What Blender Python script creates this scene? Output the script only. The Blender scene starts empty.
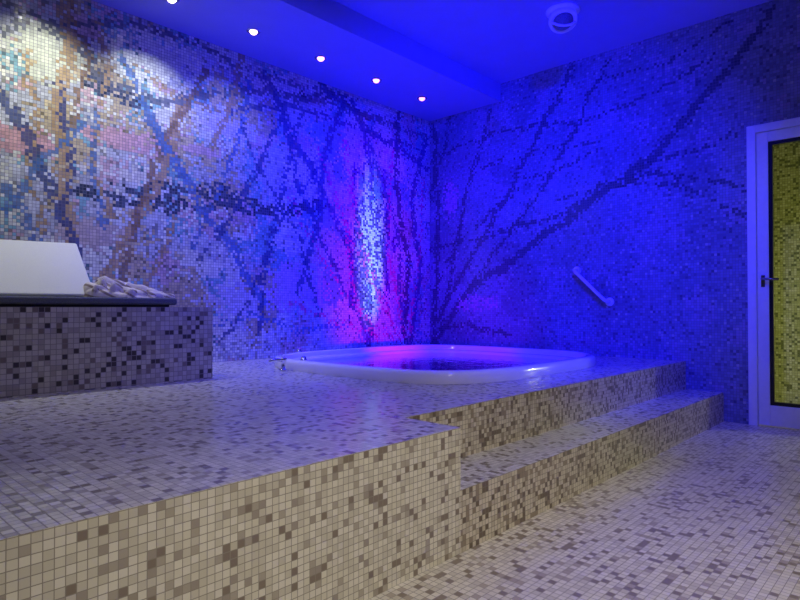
import bpy, bmesh, math, random
import numpy as np
from mathutils import Vector, Matrix, noise
random.seed(4); rng=np.random.default_rng(7)
sc=bpy.context.scene
sc.view_settings.view_transform='Standard'
COL=sc.collection
XW,YW=4.72,3.98       # east wall plane, north wall plane
ZC,ZS=2.95,2.78         # ceiling, soffit underside
XL,YL=-2.48,-2.5
H=0.82; PZ=0.42; T=0.02
# ------------------------------------------------------------ helpers
def link(o,parent=None,**kw):
    COL.objects.link(o)
    if parent: o.parent=parent
    for k,v in kw.items(): o[k]=v
    return o
def mesh_obj(name,bm,mat=None,parent=None,smooth=False,uv=False,**kw):
    me=bpy.data.meshes.new(name); bmesh.ops.recalc_face_normals(bm,faces=bm.faces)
    bm.to_mesh(me); bm.free()
    if mat: me.materials.append(mat)
    if smooth:
        for p in me.polygons: p.use_smooth=True
    if uv: box_uv(me)
    return link(bpy.data.objects.new(name,me),parent,**kw)
def box_uv(me):
    l=me.uv_layers.get('UVMap') or me.uv_layers.new(name='UVMap')
    for p in me.polygons:
        n=[abs(c) for c in p.normal]; a=n.index(max(n))
        for li in p.loop_indices:
            c=me.vertices[me.loops[li].vertex_index].co
            l.data[li].uv=(c.x,c.y) if a==2 else ((c.y,c.z) if a==0 else (c.x,c.z))
def add_box(bm,a,b,mtx=None):
    x0,y0,z0=a;x1,y1,z1=b
    v=[bm.verts.new(p) for p in [(x0,y0,z0),(x1,y0,z0),(x1,y1,z0),(x0,y1,z0),(x0,y0,z1),(x1,y0,z1),(x1,y1,z1),(x0,y1,z1)]]
    for f in [(0,3,2,1),(4,5,6,7),(0,1,5,4),(1,2,6,5),(2,3,7,6),(3,0,4,7)]: bm.faces.new([v[i] for i in f])
    if mtx is not None: bmesh.ops.transform(bm,matrix=mtx,verts=v)
    return v
def bev_mod(o,w,s=3):
    m=o.modifiers.new('b','BEVEL'); m.width=w; m.segments=s; m.limit_method='ANGLE'; m.angle_limit=math.radians(40)
def prism(bm,poly,z0,z1):
    lo=[bm.verts.new((x,y,z0)) for x,y in poly]; hi=[bm.verts.new((x,y,z1)) for x,y in poly]
    bm.faces.new(lo[::-1]); bm.faces.new(hi); n=len(poly)
    for i in range(n): bm.faces.new((lo[i],lo[(i+1)%n],hi[(i+1)%n],hi[i]))
def lathe(bm,prof,n=40,mtx=None):
    rings=[]
    for r,z in prof:
        rings.append([bm.verts.new((r*math.cos(2*math.pi*i/n),r*math.sin(2*math.pi*i/n),z)) for i in range(n)])
    for a,b in zip(rings,rings[1:]):
        for i in range(n): bm.faces.new((a[i],a[(i+1)%n],b[(i+1)%n],b[i]))
    bm.faces.new(rings[0]); bm.faces.new(rings[-1])
    if mtx is not None: bmesh.ops.transform(bm,matrix=mtx,verts=[v for r in rings for v in r])
def tube(bm,pts,r,n=16):
    pts=[Vector(p) for p in pts]; rings=[]
    for i,p in enumerate(pts):
        t=(pts[min(i+1,len(pts)-1)]-pts[max(i-1,0)]).normalized()
        u=t.cross(Vector((0,0,1)));  u=u if u.length>.05 else t.cross(Vector((1,0,0)))
        u.normalize(); w=t.cross(u)
        rings.append([bm.verts.new(p+r*(math.cos(2*math.pi*k/n)*u+math.sin(2*math.pi*k/n)*w)) for k in range(n)])
    for a,b in zip(rings,rings[1:]):
        for i in range(n): bm.faces.new((a[i],a[(i+1)%n],b[(i+1)%n],b[i]))
    bm.faces.new(rings[0]); bm.faces.new(rings[-1])
# ------------------------------------------------------------ materials
def plain(name,col,rough=.5,metal=0,noise_amt=.06,scale=30,bump=0,coat=0):
    m=bpy.data.materials.new(name); m.use_nodes=True; nt=m.node_tree; N=nt.nodes; L=nt.links
    b=N['Principled BSDF']; b.inputs['Roughness'].default_value=rough; b.inputs['Metallic'].default_value=metal
    b.inputs['Coat Weight'].default_value=coat
    tc=N.new('ShaderNodeTexCoord'); nz=N.new('ShaderNodeTexNoise'); nz.inputs['Scale'].default_value=scale; nz.inputs['Detail'].default_value=5
    L.new(tc.outputs['Object'],nz.inputs['Vector'])
    r=N.new('ShaderNodeValToRGB'); r.color_ramp.elements[0].color=[c*(1-noise_amt) for c in col]+[1]
    r.color_ramp.elements[1].color=[min(1,c*(1+noise_amt)) for c in col]+[1]
    r.color_ramp.elements[0].position=.3; r.color_ramp.elements[1].position=.7
    L.new(nz.outputs['Fac'],r.inputs['Fac']); L.new(r.outputs['Color'],b.inputs['Base Color'])
    if bump:
        bp=N.new('ShaderNodeBump'); bp.inputs['Strength'].default_value=bump; bp.inputs['Distance'].default_value=.004
        L.new(nz.outputs['Fac'],bp.inputs['Height']); L.new(bp.outputs['Normal'],b.inputs['Normal'])
    return m
def mosaic(name,pitch,ramp=None,grout=(.2,.19,.19),rough=.28,tilt=.06,gw=.06,off=.0,clump=0.0):
    m=bpy.data.materials.new(name); m.use_nodes=True; nt=m.node_tree; N=nt.nodes; L=nt.links
    b=N['Principled BSDF']
    def VM(op,a,bv=None):
        n=N.new('ShaderNodeVectorMath'); n.operation=op; L.new(a,n.inputs[0])
        if bv is not None:
            if hasattr(bv,'node'): L.new(bv,n.inputs[1])
            else: n.inputs[1].default_value=bv
        return n.outputs[0]
    def M(op,a,bv=None):
        n=N.new('ShaderNodeMath'); n.operation=op
        L.new(a,n.inputs[0])
        if bv is not None:
            if hasattr(bv,'node'): L.new(bv,n.inputs[1])
            else: n.inputs[1].default_value=bv
        return n.outputs[0]
    uv=N.new('ShaderNodeUVMap'); uv.uv_map='UVMap'
    s=VM('MULTIPLY',uv.outputs[0],(1/pitch,1/pitch,0)); s=VM('ADD',s,(off,off,.37))
    cell=VM('FLOOR',s); fr=VM('FRACTION',s)
    wn=N.new('ShaderNodeTexWhiteNoise'); wn.noise_dimensions='3D'; L.new(cell,wn.inputs['Vector'])
    sep=N.new('ShaderNodeSeparateXYZ'); L.new(fr,sep.inputs[0])
    ax=M('ABSOLUTE',M('SUBTRACT',sep.outputs[0],.5)); ay=M('ABSOLUTE',M('SUBTRACT',sep.outputs[1],.5))
    mask=M('LESS_THAN',M('MAXIMUM',ax,ay),.5-gw)
    if ramp:
        v=wn.outputs['Value']
        if clump:
            nz=N.new('ShaderNodeTexNoise'); nz.inputs['Scale'].default_value=.35; nz.inputs['Detail'].default_value=1
            L.new(cell,nz.inputs['Vector'])
            v=M('ADD',v,M('MULTIPLY',M('SUBTRACT',nz.outputs['Fac'],.5),clump))
        cr=N.new('ShaderNodeValToRGB'); cr.color_ramp.interpolation='CONSTANT'
        els=cr.color_ramp.elements; els[0].position=0; els[0].color=(*ramp[0][1],1); els[1].position=ramp[1][0]; els[1].color=(*ramp[1][1],1)
        for p,c in ramp[2:]:
            e=els.new(p); e.color=(*c,1)
        L.new(v,cr.inputs['Fac']); col=cr.outputs['Color']
    else:
        at=N.new('ShaderNodeAttribute'); at.attribute_name='Tile'; col=at.outputs['Color']
    mx=N.new('ShaderNodeMix'); mx.data_type='RGBA'; L.new(mask,mx.inputs[0]); mx.inputs[6].default_value=(*grout,1); L.new(col,mx.inputs[7])
    L.new(mx.outputs[2],b.inputs['Base Color'])
    rr=N.new('ShaderNodeMapRange'); L.new(mask,rr.inputs[0]); rr.inputs[3].default_value=.85; rr.inputs[4].default_value=rough
    L.new(rr.outputs[0],b.inputs['Roughness'])
    g=N.new('ShaderNodeNewGeometry')
    t=VM('MULTIPLY',VM('SUBTRACT',wn.outputs['Color'],(.5,.5,.5)),(tilt,tilt,tilt))
    nn=VM('NORMALIZE',VM('ADD',g.outputs['Normal'],t))
    bp=N.new('ShaderNodeBump'); bp.inputs['Strength'].default_value=.3; bp.inputs['Distance'].default_value=.001
    L.new(mask,bp.inputs['Height']); L.new(nn,bp.inputs['Normal']); L.new(bp.outputs['Normal'],b.inputs['Normal'])
    return m
def emis(name,col,st):
    m=bpy.data.materials.new(name); m.use_nodes=True; b=m.node_tree.nodes['Principled BSDF']
    b.inputs['Base Color'].default_value=(*col,1); b.inputs['Emission Color'].default_value=(*col,1); b.inputs['Emission Strength'].default_value=st
    return m
def clear(name,tint,rough,ior,bump=0,scale=6):
    m=bpy.data.materials.new(name); m.use_nodes=True; nt=m.node_tree; N=nt.nodes; L=nt.links
    N.remove(N['Principled BSDF']); out=N['Material Output']
    t=N.new('ShaderNodeBsdfTransparent'); t.inputs[0].default_value=(*tint,1)
    g=N.new('ShaderNodeBsdfGlossy'); g.inputs['Roughness'].default_value=rough
    f=N.new('ShaderNodeFresnel'); f.inputs[0].default_value=ior
    mx=N.new('ShaderNodeMixShader'); L.new(f.outputs[0],mx.inputs[0]); L.new(t.outputs[0],mx.inputs[1]); L.new(g.outputs[0],mx.inputs[2]); L.new(mx.outputs[0],out.inputs[0])
    if bump:
        tc=N.new('ShaderNodeTexCoord'); nz=N.new('ShaderNodeTexNoise'); nz.inputs['Scale'].default_value=scale; nz.inputs['Detail'].default_value=3
        L.new(tc.outputs['Object'],nz.inputs['Vector'])
        bp=N.new('ShaderNodeBump'); bp.inputs['Strength'].default_value=bump; bp.inputs['Distance'].default_value=.02
        L.new(nz.outputs['Fac'],bp.inputs['Height']); L.new(bp.outputs[0],g.inputs['Normal']); L.new(bp.outputs[0],f.inputs['Normal'])
    return m
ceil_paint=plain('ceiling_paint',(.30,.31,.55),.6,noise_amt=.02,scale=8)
white_paint=plain('white_paint',(.8,.8,.8),.55,noise_amt=.02,scale=8)
frame_white=plain('door_white',(.82,.84,.88),.35,noise_amt=.03)
acrylic=plain('white_acrylic',(.86,.85,.82),.12,noise_amt=.01,coat=.6)
chrome=plain('chrome',(.8,.8,.82),.12,1,noise_amt=.02)
dark_metal=plain('dark_metal',(.03,.03,.035),.3,.6)
handle_metal=plain('handle_metal',(.30,.30,.33),.25,1)
rail_white=plain('rail_white',(.95,.95,.95),.12,noise_amt=.01,coat=.5)
pad_dark=plain('dark_fabric',(.09,.10,.14),.8,noise_amt=.3,scale=200,bump=.4)
canvas=plain('white_canvas',(.58,.60,.58),.7,noise_amt=.06,scale=300,bump=.3)
m_wall=mosaic('mural_mosaic',T,None,grout=(.15,.15,.19),rough=.22,tilt=.08,gw=.05)
P_=.019
m_light=mosaic('beige_mosaic',P_,[(0,(.70,.66,.55)),(.3,(.62,.58,.48)),(.55,(.76,.72,.62)),(.78,(.44,.39,.32)),(.86,(.25,.20,.16)),(.95,(.37,.32,.27))],grout=(.32,.29,.24),rough=.3,clump=.12,gw=.05)
m_top=mosaic('platform_top_mosaic',P_*1.15,[(0,(.68,.66,.60)),(.3,(.59,.57,.52)),(.55,(.75,.73,.67)),(.80,(.42,.39,.35)),(.90,(.25,.22,.19))],grout=(.28,.27,.26),rough=.16,clump=.15,gw=.06)
m_floor=mosaic('floor_mosaic',P_*1.2,[(0,(.70,.66,.57)),(.35,(.61,.57,.49)),(.55,(.76,.72,.63)),(.80,(.44,.38,.31)),(.89,(.26,.21,.17))],grout=(.35,.32,.28),rough=.28,clump=.3,gw=.05)
m_riser=mosaic('brown_mosaic',P_,[(0,(.62,.56,.45)),(.28,(.50,.44,.34)),(.5,(.30,.24,.18)),(.68,(.16,.12,.09)),(.82,(.66,.60,.49))],grout=(.26,.23,.19),rough=.3,clump=.2,gw=.05)
m_bench=mosaic('grey_mosaic',.025,[(0,(.44,.40,.38)),(.3,(.35,.31,.30)),(.52,(.50,.46,.44)),(.78,(.05,.04,.05)),(.92,(.19,.15,.15))],grout=(.25,.23,.24),rough=.3,clump=.3)
m_hall=mosaic('yellow_mosaic',.02,[(0,(.60,.60,.32)),(.3,(.48,.49,.22)),(.6,(.74,.73,.48)),(.84,(.18,.20,.08))],grout=(.28,.28,.15))
# ------------------------------------------------------------ camera
F=589.0
yaw=math.atan2(550,F); pit=math.atan2(8,F)
fwd=Vector((math.cos(yaw)*math.cos(pit),math.sin(yaw)*math.cos(pit),math.sin(pit)))
cam=bpy.data.cameras.new('camera'); cam.sensor_width=36; cam.lens=F/800*36; cam.clip_start=.02
co=link(bpy.data.objects.new('camera',cam)); co.location=(0,0,H); co.rotation_euler=fwd.to_track_quat('-Z','Y').to_euler(); sc.camera=co
cf,sf=math.cos(yaw),math.sin(yaw)
def on_north(px,py):   # survey of the mural: photo measurement -> metres on wall
    k=(px-400)/F; x=(cf*YW+k*sf*YW)/(sf-k*cf); d=cf*x+sf*YW
    return x,H+(308-py)*d/F
def on_east(px,py):
    k=(px-400)/F; y=XW*(sf-k*cf)/(cf+k*sf); d=cf*XW+sf*y
    return y,H+(308-py)*d/F
# ------------------------------------------------------------ mural walls
def fbm(a,b,s,seed,sy=1):
    out=np.empty(a.shape)
    fa,fb,fo=a.ravel(),b.ravel(),out.ravel()
    for i in range(fa.size):
        fo[i]=noise.fractal(Vector((fa[i]*s,fb[i]*s*sy,seed)),1.0,2.0,3)
    return fo.reshape(a.shape)
def seg_dist(S,Z,pts):
    best=np.full(S.shape,9.9)
    for (x0,y0),(x1,y1) in zip(pts,pts[1:]):
        dx,dy=x1-x0,y1-y0; L2=dx*dx+dy*dy+1e-9
        t=np.clip(((S-x0)*dx+(Z-y0)*dy)/L2,0,1)
        best=np.minimum(best,np.hypot(S-x0-t*dx,Z-y0-t*dy))
    return best
def paint(S,Z,C,strokes,surv,warp,jit=.028,keep=.12,ws=1,dens_add=0.0):
    R=rng.random
    for pts,w,col,dens in strokes:
        q=[surv(*p) for p in pts]
        d=seg_dist(S+warp*.03,Z+warp*.03,q)+ (R(S.shape)-.5)*jit
        m=(d<w*ws)&(R(S.shape)<dens+dens_add)
        C[m]=keep*C[m]+(1-keep)*np.array(col)*(0.75+.5*R((m.sum(),1)))
def build_wall(name,smin,smax,zmin,zmax,color_fn,to3d,hole=None,label=''):
    ns=round((smax-smin)/T); nz=math.ceil((zmax-zmin)/T-1e-6)
    s=smin+T*np.arange(ns+1); z=zmin+T*np.arange(nz+1); z[-1]=min(z[-1],zmax)
    V=[to3d(a,b) for b in z for a in s]
    sc_=smin+T*(np.arange(ns)+.5); zc=zmin+T*(np.arange(nz)+.5)
    S,Z=np.meshgrid(sc_,zc); C=np.clip(color_fn(S,Z),0.004,.9)
    faces=[];cols=[];uvs=[]
    for j in range(nz):
        for i in range(ns):
            if hole and hole[0]<sc_[i]<hole[1] and hole[2]<zc[j]<hole[3]: continue
            a=j*(ns+1)+i
            faces.append((a,a+1,a+ns+2,a+ns+1)); c=(*C[j,i],1.0); cols+=c*4
            s0,s1,z0,z1=s[i],s[i+1],z[j],z[j+1]
            uvs+=[s0,z0,s1,z0,s1,z1,s0,z1]
    me=bpy.data.meshes.new(name); me.from_pydata(V,[],faces); me.materials.append(m_wall)
    me.uv_layers.new(name='UVMap').data.foreach_set('uv',uvs)
    me.color_attributes.new('Tile','FLOAT_COLOR','CORNER').data.foreach_set('color',cols)
    return link(bpy.data.objects.new(name,me),kind='structure',label=label)
DK=(.035,.045,.09); DB=(.045,.07,.20); BL=(.09,.19,.40); BR=(.24,.15,.08); TN=(.44,.30,.14); GR=(.10,.12,.16)
ED=(.055,.065,.10)
north=[
 ([(-60,60),(20,20),(60,35),(110,85),(160,100),(250,90),(330,102),(425,135)],.028,GR,.7),
 ([(0,0),(50,22),(120,20),(190,40),(260,75),(340,95)],.022,GR,.6),
 ([(62,-20),(66,40),(55,110),(62,180),(75,290)],.044,TN,.85),
 ([(75,10),(85,60),(70,130)],.022,BR,.75),
 ([(100,20),(105,80),(90,160),(110,220)],.018,TN,.7),
 ([(180,110),(165,170),(125,235),(98,300)],.036,TN,.85),
 ([(205,70),(160,150),(135,215),(120,290)],.024,BR,.8),
 ([(245,40),(235,90),(212,145)],.024,TN,.8),
 ([(175,215),(165,250),(140,300)],.020,TN,.75),
 ([(20,40),(35,110),(25,180),(40,230)],.020,TN,.6),
 ([(130,60),(170,90),(230,120)],.018,TN,.6),
 ([(-20,70),(10,110),(38,165),(70,240),(90,300)],.032,DB,.82),
 ([(55,85),(68,150),(66,215)],.022,DB,.72),
 ([(0,215),(40,160),(85,120)],.022,BL,.75),
 ([(0,185),(22,215),(45,260)],.022,BL,.75),
 ([(95,110),(90,170),(105,230)],.020,BL,.7),
 ([(150,120),(185,180),(225,235),(262,305)],.032,BL,.85),
 ([(120,60),(150,115),(185,175)],.024,BL,.75),
 ([(190,250),(215,200),(240,130),(250,80)],.020,BL,.65),
 ([(285,105),(262,160),(235,210),(200,260)],.024,DB,.75),
 ([(300,110),(280,200),(262,280),(258,340)],.022,DB,.7),
 ([(262,75),(290,130),(325,195),(350,260),(372,335)],.034,DB,.82),
 ([(285,120),(300,190),(330,260),(365,330)],.022,DB,.75),
 ([(345,95),(325,150),(318,220),(300,290)],.030,DB,.8),
 ([(352,100),(372,150),(398,230),(402,330)],.026,DB,.78),
 ([(398,115),(395,180),(408,260),(404,345)],.034,DK,.82),
 ([(425,140),(412,200),(420,280),(410,345)],.034,DB,.82),
 ([(320,85),(360,120),(400,150),(428,170)],.028,DB,.78),
 ([(230,110),(290,105),(350,125),(420,150)],.022,DB,.7),
 ([(215,325),(250,315),(300,330),(350,325)],.022,BL,.5),
 ([(220,345),(250,300),(275,230),(330,150)],.018,DB,.6),
 ([(240,120),(260,170),(300,240),(320,320)],.018,DB,.55),
]
def col_north(S,Z):
    n1=fbm(S,Z,1.6,3.1); n2=fbm(S,Z,3.5,9.7); R=rng.random; nh=fbm(S,Z,3.0,91.,2.2)
    C=np.array((.50,.53,.56))[None,None]*(1+0.3*n1[...,None])*(0.75+.5*R(S.shape))[...,None]
    m=(n2+.45*R(S.shape)>.50); C[m]=np.array((.58,.42,.42))*(.75+.5*R((m.sum(),1)))
    m=(fbm(S,Z,2.4,22.)+.5*R(S.shape)>.38); C[m]=np.array((.70,.72,.60))*(.8+.4*R((m.sum(),1)))
    m=(fbm(S,Z,2.8,41.)+.5*R(S.shape)>.54); C[m]=np.array((.22,.42,.46))*(.75+.5*R((m.sum(),1)))
    m=(fbm(S,Z,2.8,48.)+.5*R(S.shape)>.50)&(S<2.8); C[m]=np.array((.52,.44,.26))*(.75+.5*R((m.sum(),1)))
    m=R(S.shape)<.09; C[m]*=.45
    for cx,cy,rx,rz,c in [(128,140,.36,.09,(.64,.40,.40)),(15,140,.26,.10,(.64,.38,.38)),(200,150,.25,.05,(.60,.42,.44)),(90,235,.25,.12,(.50,.42,.38)),(150,55,.40,.24,(.74,.77,.60)),(45,50,.25,.22,(.60,.64,.50)),(235,130,.4,.10,(.62,.58,.60)),(130,175,.4,.06,(.66,.65,.58)),(230,300,.4,.2,(.58,.56,.64)),(300,290,.35,.25,(.60,.42,.60))]:
        x,z=on_north(cx,cy); m=((S-x)/rx)**2+((Z-z)/rz)**2+.5*n2<R(S.shape)*.9+.1
        C[m]=np.array(c)*(.78+.4*R((m.sum(),1)))
    for cx,cy,rx,rz in [(205,198,.60,.11),(110,200,.25,.05),(300,205,.35,.06),(330,100,.5,.07),(120,95,.35,.05)]:
        x,z=on_north(cx,cy); m=(((S-x)/rx)**2+((Z-z-.04*np.sin(S*6))/rz)**2<.75+nh*1.3)&(R(S.shape)<.68)
        C[m]=np.array((.06,.08,.12))*(.6+.9*R((m.sum(),1)))
    paint(S,Z,C,north,on_north,n2)
    # corner glow painted into the tile colours: violet ground, broken pink and pale streaks
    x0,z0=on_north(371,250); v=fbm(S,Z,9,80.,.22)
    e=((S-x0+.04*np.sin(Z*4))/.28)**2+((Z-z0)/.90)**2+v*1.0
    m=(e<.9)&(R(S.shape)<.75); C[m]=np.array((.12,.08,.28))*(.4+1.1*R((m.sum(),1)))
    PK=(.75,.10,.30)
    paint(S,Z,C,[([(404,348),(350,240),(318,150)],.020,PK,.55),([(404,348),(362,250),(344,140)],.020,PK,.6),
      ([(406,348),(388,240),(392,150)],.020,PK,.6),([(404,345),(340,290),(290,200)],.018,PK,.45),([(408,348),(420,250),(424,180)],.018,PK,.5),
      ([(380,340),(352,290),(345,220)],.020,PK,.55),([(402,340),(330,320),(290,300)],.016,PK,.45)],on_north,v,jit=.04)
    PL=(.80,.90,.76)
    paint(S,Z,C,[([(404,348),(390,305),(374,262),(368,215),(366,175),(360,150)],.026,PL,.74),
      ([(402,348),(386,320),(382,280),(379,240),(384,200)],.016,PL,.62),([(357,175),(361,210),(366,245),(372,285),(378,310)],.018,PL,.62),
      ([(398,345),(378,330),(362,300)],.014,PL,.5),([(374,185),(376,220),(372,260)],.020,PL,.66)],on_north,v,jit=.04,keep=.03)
    return C
east=[
 ([(432,345),(470,290),(555,228),(645,165),(700,105),(775,10)],.036,ED,.88),
 ([(640,168),(745,130)],.016,ED,.6),
 ([(432,250),(490,235),(560,215),(600,192)],.022,ED,.7),
 ([(600,192),(650,172),(745,186)],.019,ED,.72),
 ([(560,200),(620,180),(680,185),(745,215)],.015,ED,.58),
 ([(436,320),(505,200),(575,65)],.027,ED,.78),
 ([(440,330),(465,200),(490,110)],.024,ED,.76),
 ([(430,200),(445,150),(450,110)],.024,ED,.75),
 ([(432,345),(438,240),(434,130)],.034,ED,.8),
 ([(470,290),(540,190),(610,60)],.022,ED,.72),
 ([(430,160),(500,130),(580,120),(650,95),(720,50)],.017,ED,.5),
 ([(600,80),(670,60),(740,15)],.016,ED,.4),
 ([(433,290),(460,240),(530,180),(600,150)],.017,ED,.5),
 ([(470,170),(540,150),(600,140)],.016,ED,.4),
 ([(436,330),(470,325),(510,335)],.03,ED,.6),
]
def col_east(S,Z):
    R=rng.random; n1=fbm(S,Z,1.4,55.); n2=fbm(S,Z,3.2,66.)
    C=np.array((.22,.23,.37))[None,None]*(1+.3*n1[...,None])*(.80+.40*R(S.shape))[...,None]
    m=(n2+.35*R(S.shape)>.45); C[m]=np.array((.28,.25,.42))*(.8+.4*R((m.sum(),1)))
    m=(fbm(S,Z,2.6,77.)+.4*R(S.shape)>.50); C[m]=np.array((.17,.19,.30))*(.8+.4*R((m.sum(),1)))
    m=R(S.shape)<.08; C[m]*=.6
    m=R(S.shape)<.02; C[m]=(.42,.42,.48)
    paint(S,Z,C,east,on_east,n2,jit=.028,keep=.12)
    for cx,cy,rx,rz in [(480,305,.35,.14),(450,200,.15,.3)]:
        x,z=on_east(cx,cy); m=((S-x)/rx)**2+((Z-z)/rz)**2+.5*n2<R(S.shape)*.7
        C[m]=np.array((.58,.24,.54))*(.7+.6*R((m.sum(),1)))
    return C
DY0,DY1,DZ=0.14,1.04,2.1
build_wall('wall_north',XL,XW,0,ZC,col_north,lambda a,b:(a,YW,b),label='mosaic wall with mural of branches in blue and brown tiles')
build_wall('wall_east',YL,YW,0,ZC,col_east,lambda a,b:(XW,a,b),hole=(DY0,DY1,0,DZ),label='blue-lit mosaic wall with dark branch mural')
def plane(name,pts,mat,**kw):
    bm=bmesh.new(); bm.faces.new([bm.verts.new(p) for p in pts]); return mesh_obj(name,bm,mat,uv=True,kind='structure',**kw)
plane('floor',[(XL,YL,0),(XW+.001,YL,0),(XW+.001,YW,0),(XL,YW,0)],m_floor,label='beige and brown mosaic tile floor')
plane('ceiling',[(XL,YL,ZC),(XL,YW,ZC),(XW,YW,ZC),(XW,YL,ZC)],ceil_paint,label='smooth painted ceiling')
grey_paint=plain('grey_paint',(.16,.16,.18),.6,noise_amt=.02,scale=8)
plane('wall_south',[(XL,YL,0),(XL,YL,ZC),(XW,YL,ZC),(XW,YL,0)],grey_paint,label='plain painted wall')
plane('wall_west',[(XL,YL,0),(XL,YW,0),(XL,YW,ZC),(XL,YL,ZC)],grey_paint,label='plain painted wall')
SY=3.10
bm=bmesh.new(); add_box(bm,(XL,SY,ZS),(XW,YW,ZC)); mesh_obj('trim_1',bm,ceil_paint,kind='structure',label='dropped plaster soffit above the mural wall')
hx=XW+1.3
plane('wall_hallway',[(hx,-.9,0),(hx,1.9,0),(hx,1.9,2.5),(hx,-.9,2.5)],m_hall,label='yellow-green mosaic wall behind the glass door')
plane('wall_hallway_side',[(XW+.12,1.9,0),(hx,1.9,0),(hx,1.9,2.5),(XW+.12,1.9,2.5)],m_hall,label='mosaic side wall behind the door')
plane('wall_hallway_end',[(XW+.12,-.9,0),(hx,-.9,0),(hx,-.9,2.5),(XW+.12,-.9,2.5)],m_hall,label='mosaic end wall behind the door')
plane('ceiling_hallway',[(XW,-.9,2.5),(hx,-.9,2.5),(hx,1.9,2.5),(XW,1.9,2.5)],grey_paint,label='ceiling of the space behind the door')
plane('floor_hallway',[(XW+.001,-.9,0),(hx,-.9,0),(hx,1.9,0),(XW+.001,1.9,0)],m_light,label='tiled floor behind the glass door')
# ------------------------------------------------------------ platform, step, bench
X0,Y0,Y1=1.585,1.203,1.46
SH=.21
TC=(3.275,2.69); TA,TB=1.0,.93
def sup(off,n=72,p=3.9):
    out=[]
    for i in range(n):
        t=2*math.pi*i/n; c,s=math.cos(t),math.sin(t)
        out.append((TC[0]+(TA-off)*math.copysign(abs(c)**(2/p),c),TC[1]+(TB-off)*math.copysign(abs(s)**(2/p),s)))
    return out
E_=.002
def mk_platform():
    bm=bmesh.new()
    prism(bm,[(XL+E_,Y0),(X0,Y0),(X0,Y1),(XW-E_,Y1),(XW-E_,YW-E_),(XL+E_,YW-E_)],0,PZ)
    o=mesh_obj('tiled_platform',bm)
    c=bmesh.new(); prism(c,sup(.07),.03,PZ+.3); co_=mesh_obj('cut',c)
    md=o.modifiers.new('x','BOOLEAN'); md.object=co_; md.operation='DIFFERENCE'; md.solver='EXACT'
    bpy.context.view_layer.update(); dg=bpy.context.evaluated_depsgraph_get()
    me=bpy.data.meshes.new_from_object(o.evaluated_get(dg)); o.modifiers.clear(); o.data=me
    bpy.data.objects.remove(co_)
    me.materials.clear(); me.materials.append(m_top); me.materials.append(m_light); me.materials.append(m_riser)
    for p in me.polygons:
        if abs(p.normal.z)>.5: p.material_index=0
        elif p.center.y<Y0+.01: p.material_index=1
        elif p.center.y<Y1+.02: p.material_index=2
        else: p.material_index=0
    box_uv(me); return o
pf=mk_platform(); pf['label']='raised platform clad in beige mosaic tiles around the hot tub'; pf['category']='platform'
bm=bmesh.new(); add_box(bm,(X0,Y0,0),(XW-E_,Y1,SH))
st=mesh_obj('step',bm,m_top,uv=True,label='low mosaic-tiled step in front of the tub platform',category='step')
st.data.materials.append(m_riser)
for p in st.data.polygons:
    if abs(p.normal.y)>.5: p.material_index=1
BX,BY,BZ=1.73,3.08,.825
bm=bmesh.new(); add_box(bm,(XL+E_,BY,PZ),(BX,YW-E_,BZ)); mesh_obj('tiled_bench',bm,m_bench,uv=True,label='built-in bench clad in grey and black mosaic tiles',category='bench')
# ------------------------------------------------------------ hot tub
tub=link(bpy.data.objects.new('hot_tub',None),label='white acrylic hot tub with rounded corners sunk in the platform',category='hot tub'); tub.location=(TC[0],TC[1],PZ)
bm=bmesh.new()
prof=[(.0,.0005),(-.004,.02),(-.003,.048),(.003,.062),(.014,.069),(.03,.070),(.052,.068),(.060,.060),(.064,.036),(.070,.030),(.095,.029),(.118,.028),(.126,.022),(.132,.0),(.140,-.04),(.16,-.12),(.19,-.17),(.25,-.18),(.45,-.185),(.48,-.20),(.52,-.33),(.56,-.36),(.75,-.365)]
rings=[]
for o_,z in prof: rings.append([bm.verts.new((x-TC[0],y-TC[1],z)) for x,y in sup(o_,96)])
for a,b in zip(rings,rings[1:]):
    for i in range(96): bm.faces.new((a[i],a[(i+1)%96],b[(i+1)%96],b[i]))
bm.faces.new(rings[-1])
mesh_obj('tub_shell',bm,acrylic,tub,smooth=True)
bm=bmesh.new()
r=[bm.verts.new((x-TC[0],y-TC[1],.006)) for x,y in sup(.130,96)]; bm.faces.new(r)
mesh_obj('water',bm,clear('water_mat',(.06,.06,.62),.02,1.5,.16,12),tub,label='rippled blue-lit water')
for i,(jx,jy) in enumerate([(-.3,.76),(0,.76),(.3,.76),(.82,.25),(.82,-.05)]):
    bm=bmesh.new()
    n=Vector((0,-1,0)) if i<3 else Vector((-1,0,0))
    mt=Matrix.Translation((jx,jy,-.1))@n.to_track_quat('Z','Y').to_matrix().to_4x4()
    lathe(bm,[(.03,-.02),(.035,.0),(.03,.008),(.018,.01),(.014,.0)],24,mt)
    mesh_obj('jet',bm,chrome,tub,smooth=True,label='round chrome water jet')
for (kx,ky) in [(-.966,.30),(-.55,.895)]:
    bm=bmesh.new(); lathe(bm,[(.020,.066),(.022,.075),(.018,.079),(.015,.092),(.009,.096)],28,Matrix.Translation((kx,ky,0)))
    mesh_obj('control_knob',bm,chrome,tub,smooth=True,label='chrome air control knob')
tap=link(bpy.data.objects.new('handle',None),label='small chrome handle on the tiles beside the hot tub rim',category='handle'); tap.location=(2.235,3.10,PZ)
bm=bmesh.new(); lathe(bm,[(.03,0),(.03,.012),(.014,.018),(.013,.06),(.020,.066),(.020,.080),(.006,.085)],24); mesh_obj('handle_post',bm,chrome,tap,smooth=True)
bm=bmesh.new(); tube(bm,[(0,0,.065),(-.03,.01,.073),(-.07,.02,.073),(-.085,.025,.06)],.010,12); mesh_obj('handle_lever',bm,chrome,tap,smooth=True)
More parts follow.
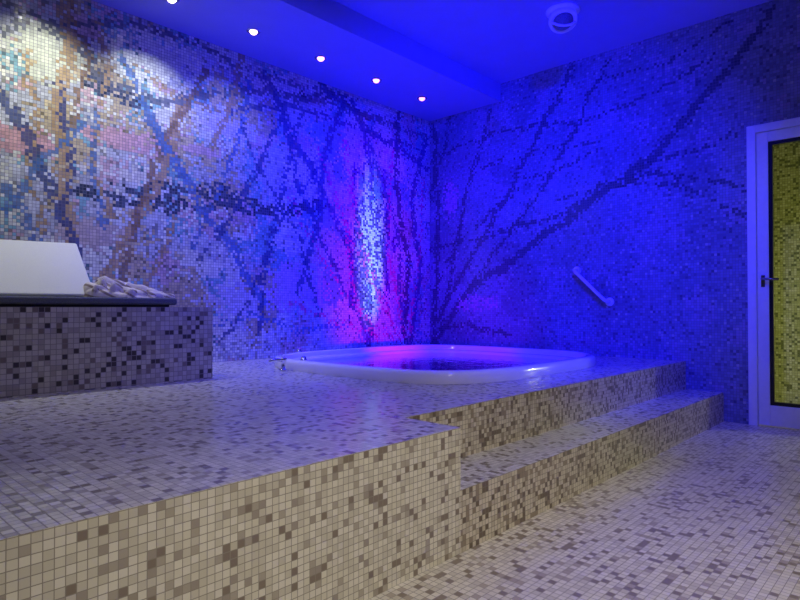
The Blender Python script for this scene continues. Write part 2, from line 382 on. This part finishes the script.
# ------------------------------------------------------------ door
door=link(bpy.data.objects.new('door_1',None),kind='structure',label='white framed glass door with dark lever handle'); door.location=(XW,(DY0+DY1)/2,0)
dw=(DY1-DY0)/2
bm=bmesh.new()
fw=.055
for a,b in [((-.025,dw-fw,0),(.12,dw,DZ)),((-.025,-dw,0),(.12,-dw+fw,DZ)),((-.025,-dw+fw,DZ-fw),(.12,dw-fw,DZ))]: add_box(bm,a,b)
o=mesh_obj('door_frame',bm,frame_white,door); bev_mod(o,.004)
leaf=link(bpy.data.objects.new('door_leaf',None),door)
bm=bmesh.new(); lw=dw-fw-.003; sw=.070; lz1=DZ-fw-.003
for a,b in [((-.012,lw-sw,.008),(.035,lw,lz1)),((-.012,-lw,.008),(.035,-lw+sw,lz1)),((-.012,-lw+sw,lz1-sw),(.035,lw-sw,lz1)),((-.012,-lw+sw,.008),(.035,lw-sw,.15))]: add_box(bm,a,b)
o=mesh_obj('leaf_frame',bm,frame_white,leaf); bev_mod(o,.004)
bm=bmesh.new(); gy=lw-sw; g=.024
for a,b in [((-.002,gy-g,.15),(.025,gy,lz1-sw)),((-.002,-gy,.15),(.025,-gy+g,lz1-sw)),((-.002,-gy+g,.15),(.025,gy-g,.15+g)),((-.002,-gy+g,lz1-sw-g),(.025,gy-g,lz1-sw))]: add_box(bm,a,b)
mesh_obj('glazing_gasket',bm,dark_metal,leaf,label='dark rubber glazing strip')
bm=bmesh.new(); add_box(bm,(.008,-gy+g,.15+g),(.014,gy-g,lz1-sw-g)); mesh_obj('glass_pane',bm,clear('door_glass',(.92,.96,.82),.02,1.35),leaf)
hd=link(bpy.data.objects.new('door_handle',None),leaf)
bm=bmesh.new(); hy=lw-sw/2; hz=1.02
add_box(bm,(-.018,hy-.012,hz-.055),(-.012,hy+.012,hz+.028)); o=mesh_obj('handle_plate',bm,handle_metal,hd); bev_mod(o,.003)
bm=bmesh.new(); tube(bm,[(-.016,hy,hz),(-.045,hy,hz),(-.053,hy-.010,hz),(-.053,hy-.10,hz-.004)],.009,14); mesh_obj('lever',bm,handle_metal,hd,smooth=True)
# ------------------------------------------------------------ grab rail
gb=link(bpy.data.objects.new('grab_rail',None),label='short white diagonal grab rail with round wall flanges',category='grab rail'); gb.location=(XW,2.18,1.0)
A=Vector((0,.15,.14)); B=Vector((0,-.135,-.13)); off=Vector((-.07,0,0)); u=(B-A).normalized()
pts=[A,A+off*.55,A+off*.85+u*.008,A+off+u*.03,B+off-u*.03,B+off*.85-u*.008,B+off*.55,B]
bm=bmesh.new(); tube(bm,pts,.014,16); mesh_obj('rail_bar',bm,rail_white,gb,smooth=True)
for P in (A,B):
    bm=bmesh.new(); lathe(bm,[(.036,0.0005),(.036,.008),(.031,.016),(.018,.020)],32,Matrix.Translation(P)@Vector((-1,0,0)).to_track_quat('Z','Y').to_matrix().to_4x4())
    mesh_obj('wall_flange',bm,rail_white,gb,smooth=True)
# ------------------------------------------------------------ ceiling speaker
sp=link(bpy.data.objects.new('ceiling_speaker',None),label='round domed ceiling loudspeaker in pale grey plastic',category='speaker'); sp.location=(3.86,2.01,ZC)
spw=plain('speaker_white',(.75,.75,.75),.4,noise_amt=.02)
bm=bmesh.new(); lathe(bm,[(.118,0),(.118,-.012),(.10,-.022),(.085,-.03)],40); mesh_obj('mounting_base',bm,spw,sp,smooth=True)
mt=Matrix.Translation((0,0,-.055))@Vector((-.45,-.40,-1.1)).normalized().to_track_quat('Z','Y').to_matrix().to_4x4()@Matrix.Scale(.88,4)
bm=bmesh.new()
lathe(bm,[(.05,-.05),(.09,-.04),(.108,-.01),(.115,.02),(.112,.040),(.100,.052),(.088,.050),(.080,.036)],40,mt); mesh_obj('speaker_housing',bm,spw,sp,smooth=True)
bm=bmesh.new(); lathe(bm,[(.082,.034),(.076,.050),(.060,.066),(.035,.078),(.008,.082)],40,mt); mesh_obj('speaker_grille',bm,plain('grey_grille',(.14,.14,.18),.4,scale=400,noise_amt=.8,bump=1),sp,smooth=True)
bm=bmesh.new(); tube(bm,[mt@Vector((-.10,0,.046)),mt@Vector((-.05,0,.082)),mt@Vector((0,0,.092)),mt@Vector((.05,0,.082)),mt@Vector((.10,0,.046))],.009,10); mesh_obj('speaker_bracket',bm,spw,sp,smooth=True)
# ------------------------------------------------------------ downlights
cols=[(1,.97,.88),(1,.96,.90),(1,.80,1),(1,.68,1),(1,.42,.95),(1,.34,1),(1,.28,1)]
xs=[.5,1.1,1.72,2.32,2.93,3.54,4.14]
ener=[24,38,36,24,18,18,12]
lcol=[(1,1,.84),(1,1,.88),(.75,.80,1),(.30,.33,1),(.05,.05,1),(.10,.01,1),(.12,.01,1)]
bmr=bmesh.new()
n=40; rr=[(.026,-.001),(.030,-.007),(.041,-.008),(.048,-.005),(.049,.0)]
rg=[[bmr.verts.new((a*math.cos(2*math.pi*i/n),a*math.sin(2*math.pi*i/n),z)) for i in range(n)] for a,z in rr]
for a,b in zip(rg,rg[1:]):
    for i in range(n): bmr.faces.new((a[i],a[(i+1)%n],b[(i+1)%n],b[i]))
ring_me=bpy.data.meshes.new('ring'); bmesh.ops.recalc_face_normals(bmr,faces=bmr.faces); bmr.to_mesh(ring_me); bmr.free(); ring_me.materials.append(chrome)
for x,c,e,lc in zip(xs,cols,ener,lcol):
    d=link(bpy.data.objects.new('downlight',None),label='small recessed ceiling downlight with chrome ring, lit',category='downlight',group='row of downlights in the soffit'); d.location=(x,3.585,ZS)
    link(bpy.data.objects.new('trim_ring',ring_me),d)
    bm=bmesh.new(); lathe(bm,[(.026,-.001),(.025,-.013),(.017,-.022),(.007,-.026)],28)
    mesh_obj('bulb',bm,emis('bulb_glow',c,8 if x<2 else 3.2),d)
    l=bpy.data.lights.new('downlight_lamp','SPOT'); l.energy=e; l.color=lc; l.spot_size=math.radians(105 if x<2.5 else 140); l.spot_blend=.9; l.shadow_soft_size=.02
    lo=link(bpy.data.objects.new('downlight_lamp',l)); lo.location=(x,3.585,ZS-.035)
    if x<2.5: lo.rotation_euler=(math.radians(14),0,0)
# ------------------------------------------------------------ lounger on bench
lg=link(bpy.data.objects.new('sun_lounger',None),label='lounger with dark pad and raised white backrest on the tiled bench',category='lounger'); lg.location=(.8,3.45,BZ)
bm=bmesh.new(); add_box(bm,(-.75,-.33,.012),(.74,.36,.050)); o=mesh_obj('seat_pad',bm,pad_dark,lg); bev_mod(o,.012,4)
bm=bmesh.new()
for yy in (-.30,.33): add_box(bm,(-.72,yy-.015,0),(.70,yy+.015,.012))
mesh_obj('base_rail',bm,dark_metal,lg)
BM=Matrix.Translation((-.02,-.07,.052))@Matrix.Rotation(math.radians(-14),4,'Z')@Matrix.Rotation(math.radians(-46),4,'X')
bm=bmesh.new(); vs=add_box(bm,(-.03,-.016,0),(.40,.016,.43))
for v in vs:
    if v.co.z>.2: v.co.x-=.065
bmesh.ops.transform(bm,matrix=BM,verts=bm.verts)
o=mesh_obj('backrest',bm,canvas,lg,label='white canvas backrest panel'); bev_mod(o,.01,4)
bm=bmesh.new()
a=BM@Vector((.19,.018,.3)); tube(bm,[a,(a.x,a.y+.06,.052)],.009,10); mesh_obj('backrest_strut',bm,dark_metal,lg)
# ------------------------------------------------------------ towel: one cloth in overlapping soft folds
towel_m=bpy.data.materials.new('terry_towel'); towel_m.use_nodes=True
N=towel_m.node_tree.nodes; L=towel_m.node_tree.links; b=N['Principled BSDF']; b.inputs['Roughness'].default_value=.95
uvn=N.new('ShaderNodeUVMap'); uvn.uv_map='UVMap'; wv=N.new('ShaderNodeTexWave'); wv.inputs['Scale'].default_value=.8; wv.inputs['Distortion'].default_value=1.0
L.new(uvn.outputs[0],wv.inputs[0]); cr=N.new('ShaderNodeValToRGB'); cr.color_ramp.elements[0].color=(.24,.19,.15,1); cr.color_ramp.elements[0].position=.06; cr.color_ramp.elements[1].color=(.62,.57,.50,1); cr.color_ramp.elements[1].position=.25
L.new(wv.outputs['Fac'],cr.inputs[0]); L.new(cr.outputs[0],b.inputs['Base Color'])
nzt=N.new('ShaderNodeTexNoise'); nzt.inputs['Scale'].default_value=150; bpt=N.new('ShaderNodeBump'); bpt.inputs['Strength'].default_value=.5; bpt.inputs['Distance'].default_value=.003
L.new(uvn.outputs[0],nzt.inputs[0]); L.new(nzt.outputs['Fac'],bpt.inputs['Height']); L.new(bpt.outputs[0],b.inputs['Normal'])
folds=[((-.19,-.05),(-.06,-.10),.032,.044),((-.17,.02),(-.02,-.02),.032,.082),((-.10,.06),(.03,.05),.034,.118),((-.05,-.04),(.06,-.09),.030,.068),((.02,.02),(.13,-.02),.030,.090),((-.14,-.03),(-.06,.05),.026,.100),((.06,-.07),(.20,-.11),.024,.040),((-.08,-.09),(.00,-.03),.024,.078),((.08,.04),(.19,.00),.028,.060),((-.01,.08),(.09,.06),.028,.104),((.10,-.04),(.17,-.08),.022,.056),((-.17,-.07),(-.10,-.02),.022,.066),((-.02,-.11),(.06,-.06),.020,.046)]
bm=bmesh.new(); nu,nv=220,140; grid=[]; uvl=bm.loops.layers.uv.new('UVMap')
for j in range(nv+1):
    row=[]
    for i in range(nu+1):
        u_,v_=i/nu*2-1,j/nv*2-1
        x,y=u_*.24,v_*.16
        wx=x+.045*noise.noise(Vector((x*13,y*13,2))); wy=y+.045*noise.noise(Vector((x*13,y*13,12)))
        zz=0;hu=0
        for k,(p,q,w_,h_) in enumerate(folds):
            dx,dy=q[0]-p[0],q[1]-p[1]; t=max(0,min(1,((wx-p[0])*dx+(wy-p[1])*dy)/(dx*dx+dy*dy)))
            d_=math.hypot(wx-p[0]-t*dx,wy-p[1]-t*dy)/w_
            if d_<1:
                zk=h_*(1-.35*t)*(1-d_*d_)**.4
                if zk>zz: zz=zk; hu=k
        r_=math.hypot(wx/.21,wy/.135)
        base=.014*max(0,1-r_**6) if r_<1 else 0
        row.append((x,y,max(zz,base),hu*.37))
    grid.append(row)
V=[[bm.verts.new(p[:3]) for p in r] for r in grid]
for j in range(nv):
    for i in range(nu):
        ps=[grid[j][i],grid[j][i+1],grid[j+1][i+1],grid[j+1][i]]
        if max(p[2] for p in ps)<=1e-5: continue
        f=bm.faces.new((V[j][i],V[j][i+1],V[j+1][i+1],V[j+1][i]))
        for lp,p in zip(f.loops,ps): lp[uvl].uv=(p[0]*4+p[2]*6+ps[0][3],p[1]*4+p[2]*5)
bmesh.ops.delete(bm,geom=[v for v in bm.verts if not v.link_faces],context='VERTS')
tw=mesh_obj('towel',bm,towel_m,smooth=True,label='crumpled beige towel dropped on the dark lounger pad',category='towel'); tw.location=(1.32,3.29,BZ+.051)
sm=tw.modifiers.new('s','SMOOTH'); sm.iterations=2
# ------------------------------------------------------------ lights
def point(n_,loc,e,c,r_=.05):
    l=bpy.data.lights.new(n_,'POINT'); l.energy=e; l.color=c; l.shadow_soft_size=r_
    o=link(bpy.data.objects.new(n_,l)); o.location=loc; return o
def spot(n_,loc,tgt,e,c,size,blend=.6,sx=1,r_=.03):
    l=bpy.data.lights.new(n_,'SPOT'); l.energy=e; l.color=c; l.spot_size=math.radians(size); l.spot_blend=blend; l.shadow_soft_size=r_
    o=link(bpy.data.objects.new(n_,l)); o.location=loc
    o.rotation_euler=(Vector(tgt)-Vector(loc)).to_track_quat('-Z','Y').to_euler(); o.scale=(sx,1,1); return o
BLU=(.005,.003,1)
point('tub_lamp',(TC[0],TC[1],.14),260,BLU,.07)
spot('added_violet_beam',(3.3,2.3,.46),(3.84,YW,1.10),80,(.80,.0,.9),68,1,.6)  # added beam for the violet part of the corner glow, no tub fitting
spot('added_violet_beam',(3.3,2.3,.50),(XW,3.5,.75),12,(.8,.0,.9),60,1,1)  # added low violet fill on the east wall by the corner
spot('added_white_beam',(3.3,2.3,.47),(3.85,YW,1.30),170,(.22,.85,1),44,1,.27)  # added cyan-white beam for the core of the glow, no tub fitting
spot('added_blue_spot',(1.7,.5,2.9),(4.3,2.9,1.2),1350,BLU,76,1,r_=.06)  # added out-of-view blue fill on the corner and east wall
spot('added_blue_spot',(1.4,1.6,2.9),(3.0,4.0,.7),230,(.01,.01,1),78,.9,r_=.06)  # second added blue fill, for the mural wall and deck
spot('added_warm_spot',(.3,-1.3,2.9),(1.2,.75,.1),350,(1,.91,.75),56,1,r_=.15)  # added warm fill from behind the camera, not a ceiling fixture
spot('added_floor_fill',(2.9,-.7,2.9),(3.0,.2,.0),80,(1,.87,.76),76,1,r_=.15)  # added fill over the right-hand floor, source unseen
spot('added_door_fill',(3.0,.4,2.9),(4.72,1.0,1.1),22,(.40,.44,1),46,1,r_=.1)  # added bluish fill that brightens the door, source unseen
spot('added_bench_fill',(.4,1.6,2.9),(1.1,3.1,.5),30,(.95,.87,.92),60,1,r_=.1)  # added fill that brightens bench and lounger, source unseen
point('hallway_lamp',(XW+.95,.0,.85),24,(1,.97,.50),.06)
sc.world=bpy.data.worlds.new('w'); sc.world.use_nodes=True
sc.world.node_tree.nodes['Background'].inputs[0].default_value=(.006,.006,.03,1)
